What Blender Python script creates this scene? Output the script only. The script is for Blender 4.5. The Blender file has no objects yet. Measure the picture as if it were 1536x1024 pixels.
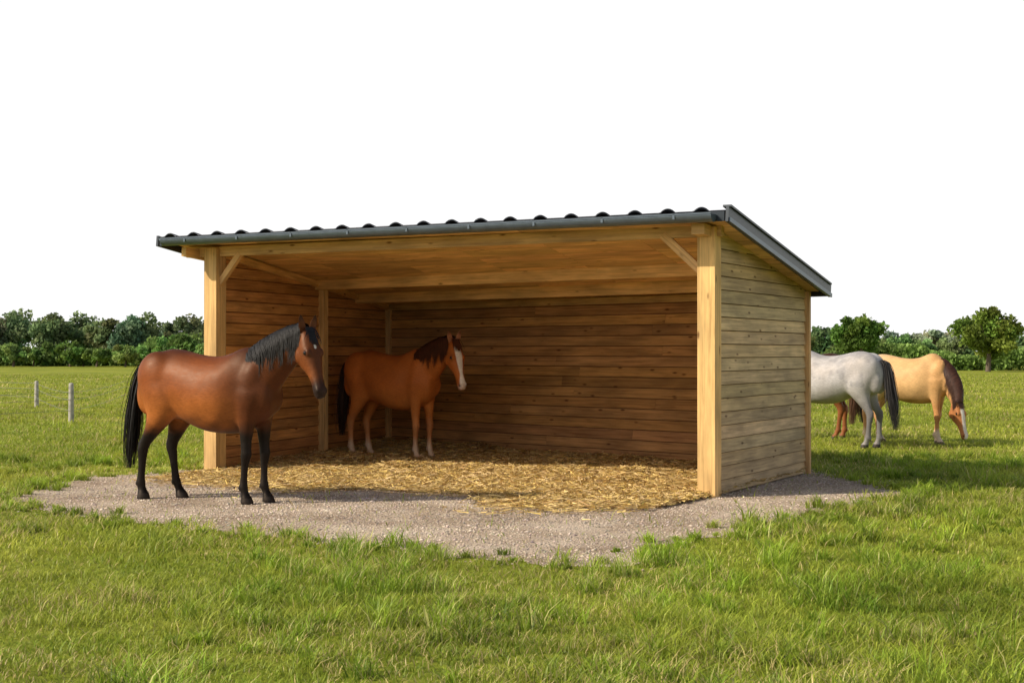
import bpy, bmesh, math, random
import numpy as np
from mathutils import Vector, Matrix, Quaternion
random.seed(7); rng=np.random.default_rng(11)
F=2210.0; CH=1.5; HY=527.0
def G(x,y):
    Y=F*CH/(y-HY); return ((x-768)/F*Y, Y)
scene=bpy.context.scene
# ---------------------------------------------------------------- helpers
def link(o,parent=None):
    scene.collection.objects.link(o)
    if parent: o.parent=parent
    return o
def empty(name,loc=(0,0,0),rz=0,sc=1):
    e=bpy.data.objects.new(name,None); e.location=loc; e.rotation_euler=(0,0,rz); e.scale=(sc,)*3
    e.empty_display_size=.2
    return link(e)
def np_mesh(name,V,Fc,mat=None,col=None,smooth=False,parent=None):
    V=np.asarray(V,dtype=np.float32).reshape(-1,3); Fc=np.asarray(Fc,dtype=np.int32)
    k=Fc.shape[1]; m=bpy.data.meshes.new(name)
    m.vertices.add(len(V)); m.vertices.foreach_set('co',V.ravel())
    m.loops.add(Fc.size); m.loops.foreach_set('vertex_index',Fc.ravel())
    m.polygons.add(len(Fc)); m.polygons.foreach_set('loop_start',np.arange(0,Fc.size,k,dtype=np.int32))
    m.polygons.foreach_set('loop_total',np.full(len(Fc),k,dtype=np.int32))
    if smooth: m.polygons.foreach_set('use_smooth',np.ones(len(Fc),dtype=bool))
    m.update(calc_edges=True)
    if col is not None:
        a=m.color_attributes.new('Col','FLOAT_COLOR','POINT')
        c=np.ones((len(V),4),dtype=np.float32); c[:,:3]=col; a.data.foreach_set('color',c.ravel())
    o=bpy.data.objects.new(name,m)
    if mat: m.materials.append(mat)
    return link(o,parent)
_grids={}
def vn(x,y,scale,seed=0):
    if seed not in _grids: _grids[seed]=np.random.default_rng(100+seed).random((256,256))
    g=_grids[seed]; x=np.asarray(x)*scale+500; y=np.asarray(y)*scale+500
    xi=np.floor(x).astype(int); yi=np.floor(y).astype(int); fx=x-xi; fy=y-yi
    fx=fx*fx*(3-2*fx); fy=fy*fy*(3-2*fy)
    a=g[xi%256,yi%256]; b=g[(xi+1)%256,yi%256]; c=g[xi%256,(yi+1)%256]; d=g[(xi+1)%256,(yi+1)%256]
    return (a*(1-fx)+b*fx)*(1-fy)+(c*(1-fx)+d*fx)*fy
def inpoly(px,py,poly):
    ins=np.zeros(len(px),bool); n=len(poly)
    for i in range(n):
        x1,y1=poly[i]; x2,y2=poly[(i+1)%n]
        c=((y1>py)!=(y2>py))&(px<(x2-x1)*(py-y1)/((y2-y1)+1e-12)+x1)
        ins^=c
    return ins
# ---------------------------------------------------------------- materials
def newmat(name):
    m=bpy.data.materials.new(name); m.use_nodes=True; nt=m.node_tree
    b=nt.nodes['Principled BSDF']; return m,nt,b
def N(nt,t,**kw):
    n=nt.nodes.new(t)
    for k,v in kw.items():
        if k in n.inputs: n.inputs[k].default_value=v
        else: setattr(n,k,v)
    return n
def ramp(nt,stops):
    r=nt.nodes.new('ShaderNodeValToRGB'); e=r.color_ramp.elements
    while len(e)<len(stops): e.new(.5)
    for i,(p,c) in enumerate(stops):
        e[i].position=p; e[i].color=(*c,1) if len(c)==3 else c
    return r
def mixc(nt,fac,a,b,mode='MIX'):
    n=nt.nodes.new('ShaderNodeMix'); n.data_type='RGBA'; n.blend_type=mode
    for s,v in ((0,fac),(6,a),(7,b)):
        if hasattr(v,'is_output'): nt.links.new(v,n.inputs[s])
        else: n.inputs[s].default_value=v if not isinstance(v,tuple) or len(v)==4 else (*v,1)
    return n.outputs[2]
def bump(nt,b,h,strength=.3,dist=.01):
    n=nt.nodes.new('ShaderNodeBump'); n.inputs['Strength'].default_value=strength; n.inputs['Distance'].default_value=dist
    nt.links.new(h,n.inputs['Height']); nt.links.new(n.outputs[0],b.inputs['Normal'])
def wood(name,c1,c2,rough=.75,knots=True):
    m,nt,b=newmat(name); L=nt.links.new
    uv=N(nt,'ShaderNodeUVMap'); uv.uv_map='UVMap'
    mp=N(nt,'ShaderNodeMapping'); mp.inputs['Scale'].default_value=(1.3,34,1); L(uv.outputs[0],mp.inputs[0])
    n1=N(nt,'ShaderNodeTexNoise',Scale=1.0,Detail=8.0,Roughness=.65,Distortion=.7); L(mp.outputs[0],n1.inputs['Vector'])
    r=ramp(nt,[(.3,c2),(.52,c1),(.72,tuple(min(1,v*1.25) for v in c1))]); L(n1.outputs[0],r.inputs[0])
    at=N(nt,'ShaderNodeAttribute'); at.attribute_name='Col'
    col=mixc(nt,1.0,r.outputs[0],at.outputs['Color'],'MULTIPLY')
    mp3=N(nt,'ShaderNodeMapping'); mp3.inputs['Scale'].default_value=(.9,3.0,1); L(uv.outputs[0],mp3.inputs[0])
    n3=N(nt,'ShaderNodeTexNoise',Scale=1.6,Detail=4.0); L(mp3.outputs[0],n3.inputs['Vector'])
    r3=ramp(nt,[(.35,(.74,.73,.72)),(.65,(1.14,1.12,1.08))]); L(n3.outputs[0],r3.inputs[0])
    col=mixc(nt,1.0,col,r3.outputs[0],'MULTIPLY')
    if knots:
        mp2=N(nt,'ShaderNodeMapping'); mp2.inputs['Scale'].default_value=(2.6,8.0,1); L(uv.outputs[0],mp2.inputs[0])
        v=N(nt,'ShaderNodeTexVoronoi',Scale=1.0); L(mp2.outputs[0],v.inputs['Vector'])
        r2=ramp(nt,[(.05,(.20,.12,.07)),(.14,(1,1,1))]); L(v.outputs['Distance'],r2.inputs[0])
        col=mixc(nt,.85,col,r2.outputs[0],'MULTIPLY')
    L(col,b.inputs['Base Color']); b.inputs['Roughness'].default_value=rough
    b.inputs['Specular IOR Level'].default_value=.3
    bump(nt,b,n1.outputs[0],.4,.004)
    return m
def simple(name,c,rough=.5,metal=0,nscale=20,var=.2,bs=.1):
    m,nt,b=newmat(name); L=nt.links.new
    tc=N(nt,'ShaderNodeTexCoord'); n=N(nt,'ShaderNodeTexNoise',Scale=nscale,Detail=5.0); L(tc.outputs['Object'],n.inputs['Vector'])
    r=ramp(nt,[(.3,tuple(v*(1-var) for v in c)),(.7,tuple(min(1,v*(1+var)) for v in c))]); L(n.outputs[0],r.inputs[0])
    L(r.outputs[0],b.inputs['Base Color']); b.inputs['Roughness'].default_value=rough; b.inputs['Metallic'].default_value=metal
    bump(nt,b,n.outputs[0],bs,.005); return m
def attrmat(name,rough=.6,trans=0.0,spec=.4):
    m,nt,b=newmat(name); L=nt.links.new
    at=N(nt,'ShaderNodeAttribute'); at.attribute_name='Col'; col=at.outputs['Color']
    L(col,b.inputs['Base Color']); b.inputs['Roughness'].default_value=rough; b.inputs['Specular IOR Level'].default_value=spec
    if trans:
        t=N(nt,'ShaderNodeBsdfTranslucent'); L(col,t.inputs['Color'])
        mx=N(nt,'ShaderNodeMixShader'); mx.inputs[0].default_value=trans
        L(b.outputs[0],mx.inputs[1]); L(t.outputs[0],mx.inputs[2]); L(mx.outputs[0],nt.nodes['Material Output'].inputs[0])
    return m
# ---------------------------------------------------------------- world/sun
W=bpy.data.worlds.new("World"); scene.world=W; W.use_nodes=True; nt=W.node_tree; bg=nt.nodes['Background']
sky=nt.nodes.new('ShaderNodeTexSky'); sky.sky_type='NISHITA'; sky.sun_disc=False
EL=math.radians(35); D=Vector((.955,.295,0)).normalized()
sky.sun_elevation=EL; sky.sun_rotation=math.atan2(-D.x,-D.y)%(2*math.pi); sky.dust_density=3; sky.air_density=1.0
tc=nt.nodes.new('ShaderNodeTexCoord'); sx=nt.nodes.new('ShaderNodeSeparateXYZ'); nt.links.new(tc.outputs['Generated'],sx.inputs[0])
mr=nt.nodes.new('ShaderNodeMapRange'); mr.inputs['From Min'].default_value=.25; mr.inputs['From Max'].default_value=.40
mr.inputs['To Min'].default_value=1; mr.inputs['To Max'].default_value=0.03; nt.links.new(sx.outputs[2],mr.inputs['Value'])
c=mixc(nt,mr.outputs[0],sky.outputs[0],(10.4,10.4,10.4,1))
nt.links.new(c,bg.inputs['Color']); bg.inputs['Strength'].default_value=.1
sl=bpy.data.lights.new('sun','SUN'); sl.energy=5.0; sl.angle=math.radians(.5); sl.color=(1,.90,.74)
so=bpy.data.objects.new('sun',sl); link(so)
sd=Vector((D.x*math.cos(EL),D.y*math.cos(EL),-math.sin(EL))); so.rotation_euler=sd.to_track_quat('-Z','Y').to_euler(); so.location=(-20,-5,20)
# ---------------------------------------------------------------- camera
cam=bpy.data.cameras.new('camera'); co=bpy.data.objects.new('camera',cam); link(co)
cam.sensor_width=36; cam.lens=36*F/1536; co.location=(0,0,CH); co.rotation_euler=(math.radians(90)+math.atan(15/F),0,0)
cam.clip_end=5000; scene.camera=co
scene.view_settings.view_transform='Standard'; scene.view_settings.look='None'; scene.view_settings.exposure=0
# ---------------------------------------------------------------- layout
def v2(x,y): return np.array([x,y],float)
FL=v2(-3.738,18.31); FR=v2(2.064,15.2); BR=v2(3.60,18.1); BL=v2(-2.0,23.6)
u=(FL-FR)/np.linalg.norm(FL-FR); s=np.array([-u[1],u[0]]);
if s[1]<0: s=-s
sL=(BL-FL)/np.linalg.norm(BL-FL)
# ---------------------------------------------------------------- ground
gm,nt,b=newmat('field_grass'); L=nt.links.new
tc=N(nt,'ShaderNodeTexCoord')
n1=N(nt,'ShaderNodeTexNoise',Scale=.35,Detail=8.0,Roughness=.65); L(tc.outputs['Object'],n1.inputs['Vector'])
n2=N(nt,'ShaderNodeTexNoise',Scale=9.0,Detail=8.0,Roughness=.7); L(tc.outputs['Object'],n2.inputs['Vector'])
n0=N(nt,'ShaderNodeTexNoise',Scale=.06,Detail=5.0,Roughness=.6); L(tc.outputs['Object'],n0.inputs['Vector'])
r1=ramp(nt,[(.3,(.17,.21,.022)),(.5,(.26,.29,.035)),(.68,(.37,.35,.07))]); L(n1.outputs[0],r1.inputs[0])
r2=ramp(nt,[(.3,(.55,.6,.5)),(.65,(1.15,1.15,1.1))]); L(n2.outputs[0],r2.inputs[0])
r0=ramp(nt,[(.35,(.82,.86,.8)),(.65,(1.15,1.1,1.1))]); L(n0.outputs[0],r0.inputs[0])
L(mixc(nt,1.0,mixc(nt,1.0,r1.outputs[0],r2.outputs[0],'MULTIPLY'),r0.outputs[0],'MULTIPLY'),b.inputs['Base Color']); b.inputs['Roughness'].default_value=.95
b.inputs['Specular IOR Level'].default_value=.1; bump(nt,b,n2.outputs[0],.8,.05)
np_mesh('ground',[(-2500,-300,0),(2500,-300,0),(2500,3500,0),(-2500,3500,0)],[(0,1,2,3)],gm)
# gravel
gp=[(-15,750),(40,732),(120,720),(230,708),(303,700),(420,690),(1000,690),(1230,706),(1300,720),(1335,740),(1290,756),(1200,774),(1110,793),(1040,818),(960,842),(880,852),(760,845),(640,830),(520,817),(400,807),(280,797),(150,780),(40,764)]
gpoly=[G(*p) for p in gp]
def jitter(poly,amp,seed,step=.08):
    out=[]
    for i in range(len(poly)):
        a=np.array(poly[i]); c=np.array(poly[(i+1)%len(poly)]); n=max(1,int(np.linalg.norm(c-a)/step)); d=(c-a)/max(1e-6,np.linalg.norm(c-a)); nn=np.array([d[1],-d[0]])
        for k in range(n):
            p=a+(c-a)*k/n; o=(float(vn(p[0],p[1],1.6,seed))-.5)*2*amp+(float(vn(p[0],p[1],6,seed+1))-.5)*amp
            out.append(tuple(p+nn*o))
    return out
gj=jitter(gpoly,.25,1)
grm,nt,b=newmat('gravel'); L=nt.links.new
tc=N(nt,'ShaderNodeTexCoord')
v=N(nt,'ShaderNodeTexVoronoi',Scale=45.0); L(tc.outputs['Object'],v.inputs['Vector'])
n1=N(nt,'ShaderNodeTexNoise',Scale=1.1,Detail=7.0,Roughness=.65); L(tc.outputs['Object'],n1.inputs['Vector'])
n2=N(nt,'ShaderNodeTexNoise',Scale=40.0,Detail=4.0); L(tc.outputs['Object'],n2.inputs['Vector'])
r1=ramp(nt,[(.32,(.27,.20,.14)),(.5,(.46,.37,.28)),(.66,(.60,.51,.41))]); L(n1.outputs[0],r1.inputs[0])
r2=ramp(nt,[(.3,(.62,.6,.58)),(.7,(1.2,1.18,1.16))]); L(n2.outputs[0],r2.inputs[0])
L(mixc(nt,1.0,r1.outputs[0],r2.outputs[0],'MULTIPLY'),b.inputs['Base Color']); b.inputs['Roughness'].default_value=.95; b.inputs['Specular IOR Level'].default_value=.15
bump(nt,b,v.outputs['Distance'],.7,.015)
bm=bmesh.new(); vs=[bm.verts.new((x,y,.004)) for x,y in gj]; bm.faces.new(vs); bmesh.ops.recalc_face_normals(bm,faces=bm.faces)
if bm.faces[:][0].normal.z<0: bmesh.ops.reverse_faces(bm,faces=bm.faces[:])
me=bpy.data.meshes.new('gravel_pad'); bm.to_mesh(me); bm.free(); me.materials.append(grm); link(bpy.data.objects.new('gravel_pad',me))
shed=[tuple(FL),tuple(FR),tuple(BR),tuple(BL)]
n=105000; x=rng.uniform(-6,4.9,n); y=rng.uniform(9.8,21,n)
xj=x+rng.normal(0,.13,n); yj=y+rng.normal(0,.13,n)
k=inpoly(xj,yj,gj)&~inpoly(x,y,shed); k&=(rng.random(n)<.35+.9*vn(x,y,1.7,62)); x=x[k];y=y[k]; n=len(x)
r=rng.uniform(.004,.011,n)*np.where(rng.random(n)<.06,1.9,1)
octv=np.array([(1,0,0),(0,1,0),(-1,0,0),(0,-1,0),(0,0,.7),(0,0,-.7)]); octf=np.array([(0,1,4),(1,2,4),(2,3,4),(3,0,4),(1,0,5),(2,1,5),(3,2,5),(0,3,5)])
an=rng.uniform(0,6.28,n); st=rng.uniform(.6,1.4,(n,1))
P=octv[None]*r[:,None,None]; ca=np.cos(an)[:,None]; sa=np.sin(an)[:,None]; px=P[...,0]*st; py=P[...,1]/st
V=np.stack([px*ca-py*sa+x[:,None],px*sa+py*ca+y[:,None],P[...,2]*rng.uniform(.5,1.0,(n,1))+.006],-1); V+=rng.normal(0,.0012,V.shape)
tone=rng.uniform(.5,1.4,n)*(.75+.5*vn(x,y,1.3,61)); base=np.array([.54,.45,.37])[None]*tone[:,None]; base+=rng.normal(0,.018,(n,3)); base=np.clip(base,.03,.85)
np_mesh('gravel',V,(octf[None]+np.arange(n)[:,None,None]*6).reshape(-1,3),attrmat('gravel_stone',.9,0,.2),np.repeat(base,6,0))
# ---------------------------------------------------------------- blades
def blades(x,y,z,h,w,lean,col,name,mat):
    n=len(x); a=rng.uniform(0,2*np.pi,n); b=a+rng.uniform(.9,2.2,n)
    dx,dy=np.cos(a)*lean,np.sin(a)*lean; wx,wy=np.cos(b)*w/2,np.sin(b)*w/2
    V=np.empty((n,6,3)); 
    for r,(hf,lf,wf) in enumerate(((0,0,1),(.6,.35,.85),(1,1,.1))):
        for k,sg in ((0,-1),(1,1)):
            V[:,r*2+k,0]=x+dx*lf+wx*wf*sg; V[:,r*2+k,1]=y+dy*lf+wy*wf*sg; V[:,r*2+k,2]=z+h*hf
    f=np.array([(0,1,3,2),(2,3,5,4)]); Fc=(f[None]+np.arange(n)[:,None,None]*6).reshape(-1,4)
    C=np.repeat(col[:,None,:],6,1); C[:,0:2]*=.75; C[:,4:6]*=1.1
    return np_mesh(name,V,Fc,mat,C.reshape(-1,3))
def keepout(x,y,amp=.35):
    xx=x+(vn(x,y,2.5,5)-.5)*amp+rng.normal(0,.09,len(x)); yy=y+(vn(x,y,2.5,6)-.5)*amp+rng.normal(0,.14,len(x))
    return inpoly(xx,yy,gj)|inpoly(x,y,shed)
bands=[(5.2,10,2050,.0062),(10,16,1050,.008),(16,26,440,.0115),(26,45,130,.019),(45,95,28,.034)]
X=[];Y=[];Wd=[]
for y0,y1,dn,w in bands:
    hw=.42*y1+1.5; n=int(dn*2*hw*(y1-y0)); yy=rng.uniform(y0,y1,n); xx=rng.uniform(-hw,hw,n); k=np.abs(xx)<.40*yy+1.6
    xx=xx[k];yy=yy[k]; k=~keepout(xx,yy)|(rng.random(len(xx))<.02); k&=~inpoly(xx,yy,shed); xx=xx[k];yy=yy[k]
    X.append(xx);Y.append(yy);Wd.append(np.full(len(xx),w)*rng.uniform(.6,1.25,len(xx)))
x=np.concatenate(X);y=np.concatenate(Y);w=np.concatenate(Wd)
cl=vn(x,y,1.1,8)*.4+vn(x,y,4.2,9)*.6
h=(.018+.105*cl**2.0)*rng.uniform(.5,1.4,len(x)); h*=np.where(y>26,1.1,1)
ln=h*rng.uniform(.4,1.8,len(x))
def gcol(x,y,n):
    t=np.clip(vn(x,y,.45,12)*.5+vn(x,y,1.9,13)*.4+rng.random(n)*.4-.14,0,1)[:,None]
    g=np.array([[.19,.29,.022]])*(1-t)+np.array([[.52,.53,.075]])*t
    dry=(rng.random(n)<.06+.2*(vn(x,y,.9,14)>.62))[:,None]; g=np.where(dry,np.array([[.62,.51,.22]]),g)
    return g*rng.uniform(.7,1.3,(n,1))*(.80+.4*vn(x,y,.8,15))[:,None]
gmat=attrmat('grass_blade',.5,.45,.35)
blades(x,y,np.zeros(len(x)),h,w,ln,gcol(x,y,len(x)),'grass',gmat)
T=1500; ty=5.5+ (rng.random(T)**.8)*16; tx=rng.uniform(-1,1,T)*(.4*ty+1); k=~keepout(tx,ty); k&=vn(tx,ty,.8,77)>.42; tx=tx[k];ty=ty[k]
ed=np.array(gj); k2=rng.integers(0,len(ed),230); ex=ed[k2,0]+rng.normal(0,.16,230); ey=ed[k2,1]+rng.normal(0,.2,230)-.1; m=~inpoly(ex,ey,shed)&((ey<14.2)|(np.abs(ex)>3.9)); nE=int(m.sum()); tx=np.concatenate([tx,ex[m]]); ty=np.concatenate([ty,ey[m]])
T=len(tx); nb=60; sz=rng.uniform(.4,1.1,T); sz[rng.random(T)<.14]*=1.5; sz[-nE:]=rng.uniform(.25,.75,nE)
bx=np.repeat(tx,nb)+rng.normal(0,.05,T*nb)*np.repeat(sz,nb); by=np.repeat(ty,nb)+rng.normal(0,.05,T*nb)*np.repeat(sz,nb)
bh=np.repeat(sz,nb)*rng.uniform(.05,.16,T*nb)
tt_=np.repeat(rng.uniform(.7,1.2,T),nb)[:,None]
g=gcol(bx,by,T*nb)*np.array([[.88,1.03,.85]])*tt_
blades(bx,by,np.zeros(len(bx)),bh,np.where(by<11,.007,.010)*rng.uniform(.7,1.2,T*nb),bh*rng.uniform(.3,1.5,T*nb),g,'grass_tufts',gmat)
# ---------------------------------------------------------------- straw
sm,nt,b=newmat('straw_bed'); L=nt.links.new
tc=N(nt,'ShaderNodeTexCoord')
n1=N(nt,'ShaderNodeTexNoise',Scale=14.0,Detail=8.0,Roughness=.75); L(tc.outputs['Object'],n1.inputs['Vector'])
r1=ramp(nt,[(.3,(.20,.135,.055)),(.5,(.46,.33,.14)),(.7,(.66,.50,.23))]); L(n1.outputs[0],r1.inputs[0]); L(r1.outputs[0],b.inputs['Base Color']); b.inputs['Roughness'].default_value=.9; bump(nt,b,n1.outputs[0],1,.04)
ng=60; I,J=np.meshgrid(np.linspace(0.01,.985,ng),np.linspace(0,.985,ng),indexing='ij')
PX=(FL[0]*(1-I)+FR[0]*I)*(1-J)+(BL[0]*(1-I)+BR[0]*I)*J; PY=(FL[1]*(1-I)+FR[1]*I)*(1-J)+(BL[1]*(1-I)+BR[1]*I)*J
def sh(x,y,j): return .010+np.clip(j*4,0,1)*(.015+.10*vn(x,y,1.5,20)*vn(x,y,4,21)+.05*np.clip(j-.6,0,1))
PZ=sh(PX,PY,J); V=np.stack([PX,PY,PZ],-1).reshape(-1,3); ii=np.arange((ng-1)*(ng)).reshape(ng-1,ng)[:,:-1].ravel()
np_mesh('straw_bedding',V,np.stack([ii,ii+ng,ii+ng+1,ii+1],-1),sm,smooth=True)
n=85000; I=rng.uniform(.0,1,n); J=rng.uniform(0,.98,n); PX=(FL[0]*(1-I)+FR[0]*I)*(1-J)+(BL[0]*(1-I)+BR[0]*I)*J; PY=(FL[1]*(1-I)+FR[1]*I)*(1-J)+(BL[1]*(1-I)+BR[1]*I)*J; PZ=sh(PX,PY,J)
m2=110000; I2=rng.uniform(.02,.995,m2); off=np.abs(rng.normal(0,.70,m2))*(.40+.9*np.exp(-((I2-.66)/.34)**2))*(.45+1.1*vn(I2*6,I2*0,1,31)); 
QX=FL[0]*(1-I2)+FR[0]*I2-s[0]*off; QY=FL[1]*(1-I2)+FR[1]*I2-s[1]*off
px=np.concatenate([PX,QX]);py=np.concatenate([PY,QY]);pz=np.concatenate([PZ,np.full(m2,.012)+rng.random(m2)*.02]); n=len(px)
a=rng.uniform(0,2*np.pi,n); Ln=rng.uniform(.05,.20,n)/2; wd=rng.uniform(.0025,.0045,n); tl=rng.normal(0,.10,n)
V=np.empty((n,4,3)); 
for q,(e,f) in enumerate(((-1,-1),(1,-1),(1,1),(-1,1))):
    V[:,q,0]=px+np.cos(a)*Ln*e-np.sin(a)*wd*f; V[:,q,1]=py+np.sin(a)*Ln*e+np.cos(a)*wd*f; V[:,q,2]=pz+np.abs(tl)*Ln+tl*Ln*e+.004+rng.random(n)*.015
sc=np.array([[.74,.54,.22]])*rng.uniform(.5,1.25,(n,1)); sc[:,2]*=rng.uniform(.7,1.3,n)
k=rng.random(n)<.12; sc[k]*=np.array([.6,.5,.45])
np_mesh('straw',V,np.arange(n*4).reshape(-1,4),attrmat('straw_strand',.6,.15,.35),np.repeat(np.clip(sc,0,.9),4,0))
# ---------------------------------------------------------------- shelter
root=empty('field_shelter')
class WB:
    def __init__(s): s.v=[];s.f=[];s.uv=[];s.c=[]
    def face(s,pts,uvs,c):
        i=len(s.v); s.v+= [tuple(p) for p in pts]; s.f.append(tuple(range(i,i+len(pts)))); s.uv+=uvs; s.c+=[c]*len(pts)
    def prism(s,A,B,uvA,c):
        n=len(A); s.face(A,uvA,c); s.face(B[::-1],uvA[::-1],c)
        for i in range(n):
            j=(i+1)%n
            s.face([A[i],B[i],B[j],A[j]],[uvA[i],(uvA[i][0],uvA[i][1]+.03),(uvA[j][0],uvA[j][1]+.03),uvA[j]],c)
    def beam(s,p0,p1,w,h,up=(0,0,1),c=None):
        p0=Vector(p0);p1=Vector(p1);d=(p1-p0);ln=d.length;d.normalize(); side=d.cross(Vector(up)).normalized(); up=side.cross(d).normalized()
        if c is None: t=random.uniform(.85,1.12); c=(t,t*random.uniform(.96,1.02),t*random.uniform(.92,1.03))
        o=random.uniform(0,50); q=[side*(w/2)*a+up*(h/2)*b_ for a,b_ in ((-1,-1),(1,-1),(1,1),(-1,1))]
        dims=[w,h,w,h]; vv=o
        for i in range(4):
            j=(i+1)%4; s.face([p0+q[i],p0+q[j],p1+q[j],p1+q[i]],[(o,vv),(o,vv+dims[i]),(o+ln,vv+dims[i]),(o+ln,vv)],c); vv+=dims[i]
        s.face([p0+q[3],p0+q[2],p0+q[1],p0+q[0]],[(o,o),(o+.02,o),(o+.02,o+h),(o,o+h)],c)
        s.face([p1+q[0],p1+q[1],p1+q[2],p1+q[3]],[(o,o),(o+.02,o),(o+.02,o+h),(o,o+h)],c)
    def make(s,name,mat,parent,bev=0):
        m=bpy.data.meshes.new(name); m.from_pydata([tuple(p) for p in s.v],[],s.f); uvl=m.uv_layers.new(name='UVMap')
        uvl.data.foreach_set('uv',np.array(s.uv,dtype=np.float32).ravel())
        a=m.color_attributes.new('Col','FLOAT_COLOR','POINT'); cc=np.ones((len(s.v),4),dtype=np.float32); cc[:,:3]=np.array(s.c); a.data.foreach_set('color',cc.ravel())
        m.materials.append(mat); m.update(); return link(bpy.data.objects.new(name,m),parent)
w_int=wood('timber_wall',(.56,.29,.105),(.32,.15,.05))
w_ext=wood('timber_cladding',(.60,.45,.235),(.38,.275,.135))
w_post=wood('timber_post',(.70,.45,.20),(.48,.28,.115))
w_ceil=wood('timber_ceiling',(.78,.50,.22),(.46,.25,.09))
def clip(poly,f):
    out=[]
    for i in range(len(poly)):
        a=poly[i];b_=poly[(i+1)%len(poly)];fa=f(a);fb=f(b_)
        if fa>=0: out.append(a)
        if (fa>=0)!=(fb>=0):
            t=fa/(fa-fb); out.append((a[0]+(b_[0]-a[0])*t,a[1]+(b_[1]-a[1])*t))
    return out
def wall(name,A,B,hA,hB,nrm,mat,ex=.142,seams=False,tilt=.016,gap=.009):
    A=np.array(A);B=np.array(B);Ln=np.linalg.norm(B-A);d=(B-A)/Ln;wb=WB();z=.02;nrm=np.array(nrm)
    while z<max(hA,hB):
        t=random.uniform(.76,1.14); c=(t,t*random.uniform(.94,1.03),t*random.uniform(.86,1.06))
        segs=[(0,Ln)]
        if seams:
            k=random.uniform(.25,.75)*Ln; segs=[(0,k-.002),(k+.002,Ln)]
        for (x0,x1) in segs:
            poly=clip([(x0,z),(x1,z),(x1,z+ex-gap),(x0,z+ex-gap)],lambda p:hA+(hB-hA)*p[0]/Ln-p[1])
            if len(poly)>=3:
                t2=random.uniform(.93,1.07); o=random.uniform(0,60)
                def P(p,o_): q=A+d*p[0]+nrm*o_; return (q[0],q[1],p[1])
                fo=[P(p,.026-tilt*(p[1]-z)/ex) for p in poly]; ba=[P(p,-.010+.004*(p[1]-z)/ex) for p in poly]
                wb.prism(fo,ba,[(p[0]+o,p[1]+o*.37) for p in poly],(c[0]*t2,c[1]*t2,c[2]*t2))
        z+=ex
    q=[]
    for sgn in (-.003,.004):
        q.append([tuple(A+nrm*sgn)+(0.02,),tuple(B+nrm*sgn)+(0.02,),tuple(B+nrm*sgn)+(hB-.01,),tuple(A+nrm*sgn)+(hA-.01,)])
    wb.prism(q[0],q[1],[(0,0),(Ln,0),(Ln,hB),(0,hA)],(.18,.15,.13))
    return wb.make(name,mat,root)
HF=2.80; HB=2.25
uo=-u
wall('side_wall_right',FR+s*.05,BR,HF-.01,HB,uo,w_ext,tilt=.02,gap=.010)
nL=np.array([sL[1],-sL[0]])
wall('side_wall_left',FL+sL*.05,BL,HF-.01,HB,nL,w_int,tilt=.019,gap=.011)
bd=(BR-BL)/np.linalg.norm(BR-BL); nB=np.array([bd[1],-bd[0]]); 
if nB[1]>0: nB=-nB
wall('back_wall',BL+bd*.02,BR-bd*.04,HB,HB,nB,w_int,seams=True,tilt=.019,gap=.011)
wp=WB()
def post(p,h,w=.17,ax=None,z0=0):
    ax=s if ax is None else ax
    wp.beam((p[0],p[1],z0),(p[0],p[1],h),w,w,up=(ax[0],ax[1],0))
post(FR-uo*.03,HF-.02,.19); post(FL+uo*.06,HF-.02,.19)
ml=FL+(BL-FL)*.55+nL*.07; post(ml,(HF+HB)/2-.10,.10); post(BL+nL*.09+nB*.07,HB,.10)
post(BR-s*.02+uo*.035,HB-.02,.07,z0=.0)
a=FL+u*.38+s*.02; c=FR-u*.11+s*.02; wp.beam((*a,HF-.065),(*c,HF-.055),.09,.12)
a=FL+(BL-FL)*.53+nL*.02; c=FR+(BR-FR)*.5-uo*.03; zz=(HF+HB)/2
wp.beam((*a,zz-.05),(*c,zz-.05),.08,.19,c=(1.15,1.15,1.12))
a=FL+(BL-FL)*.78+nL*.02; c=FR+(BR-FR)*.76-uo*.03; zz=HF+(HB-HF)*.77; wp.beam((*a,zz-.07),(*c,zz-.07),.07,.15,c=(1.1,1.1,1.05))
a=BL+nB*.05+bd*.05; c=BR+nB*.05-bd*.1; wp.beam((*a,HB-.05),(*c,HB-.05),.05,.09)
wp.beam((*(FR-uo*.02+s*.1),HF-.06),(*(BR-uo*.04),HB-.05),.06,.09)
wp.beam((*(FL+nL*.05+sL*.1),HF-.07),(*(BL+nL*.05),HB-.05),.06,.09)
a=FL+uo*.12;wp.beam((*(a),2.32),(*(a+uo*.33),2.70),.06,.075)
a=FR-uo*.10;wp.beam((*(a),2.32),(*(a-uo*.44),2.72),.06,.085)
a=FR-uo*.04; wp.beam((*(a-s*.30),HF-.055),(*(a-s*.1),HF-.065),.14,.11)
a=FL-uo*.2; wp.beam((*(a-s*.28),HF-.07),(*(a+s*.9),HF-.17),.07,.11)
wp.make('timber_frame',w_post,root)
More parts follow.
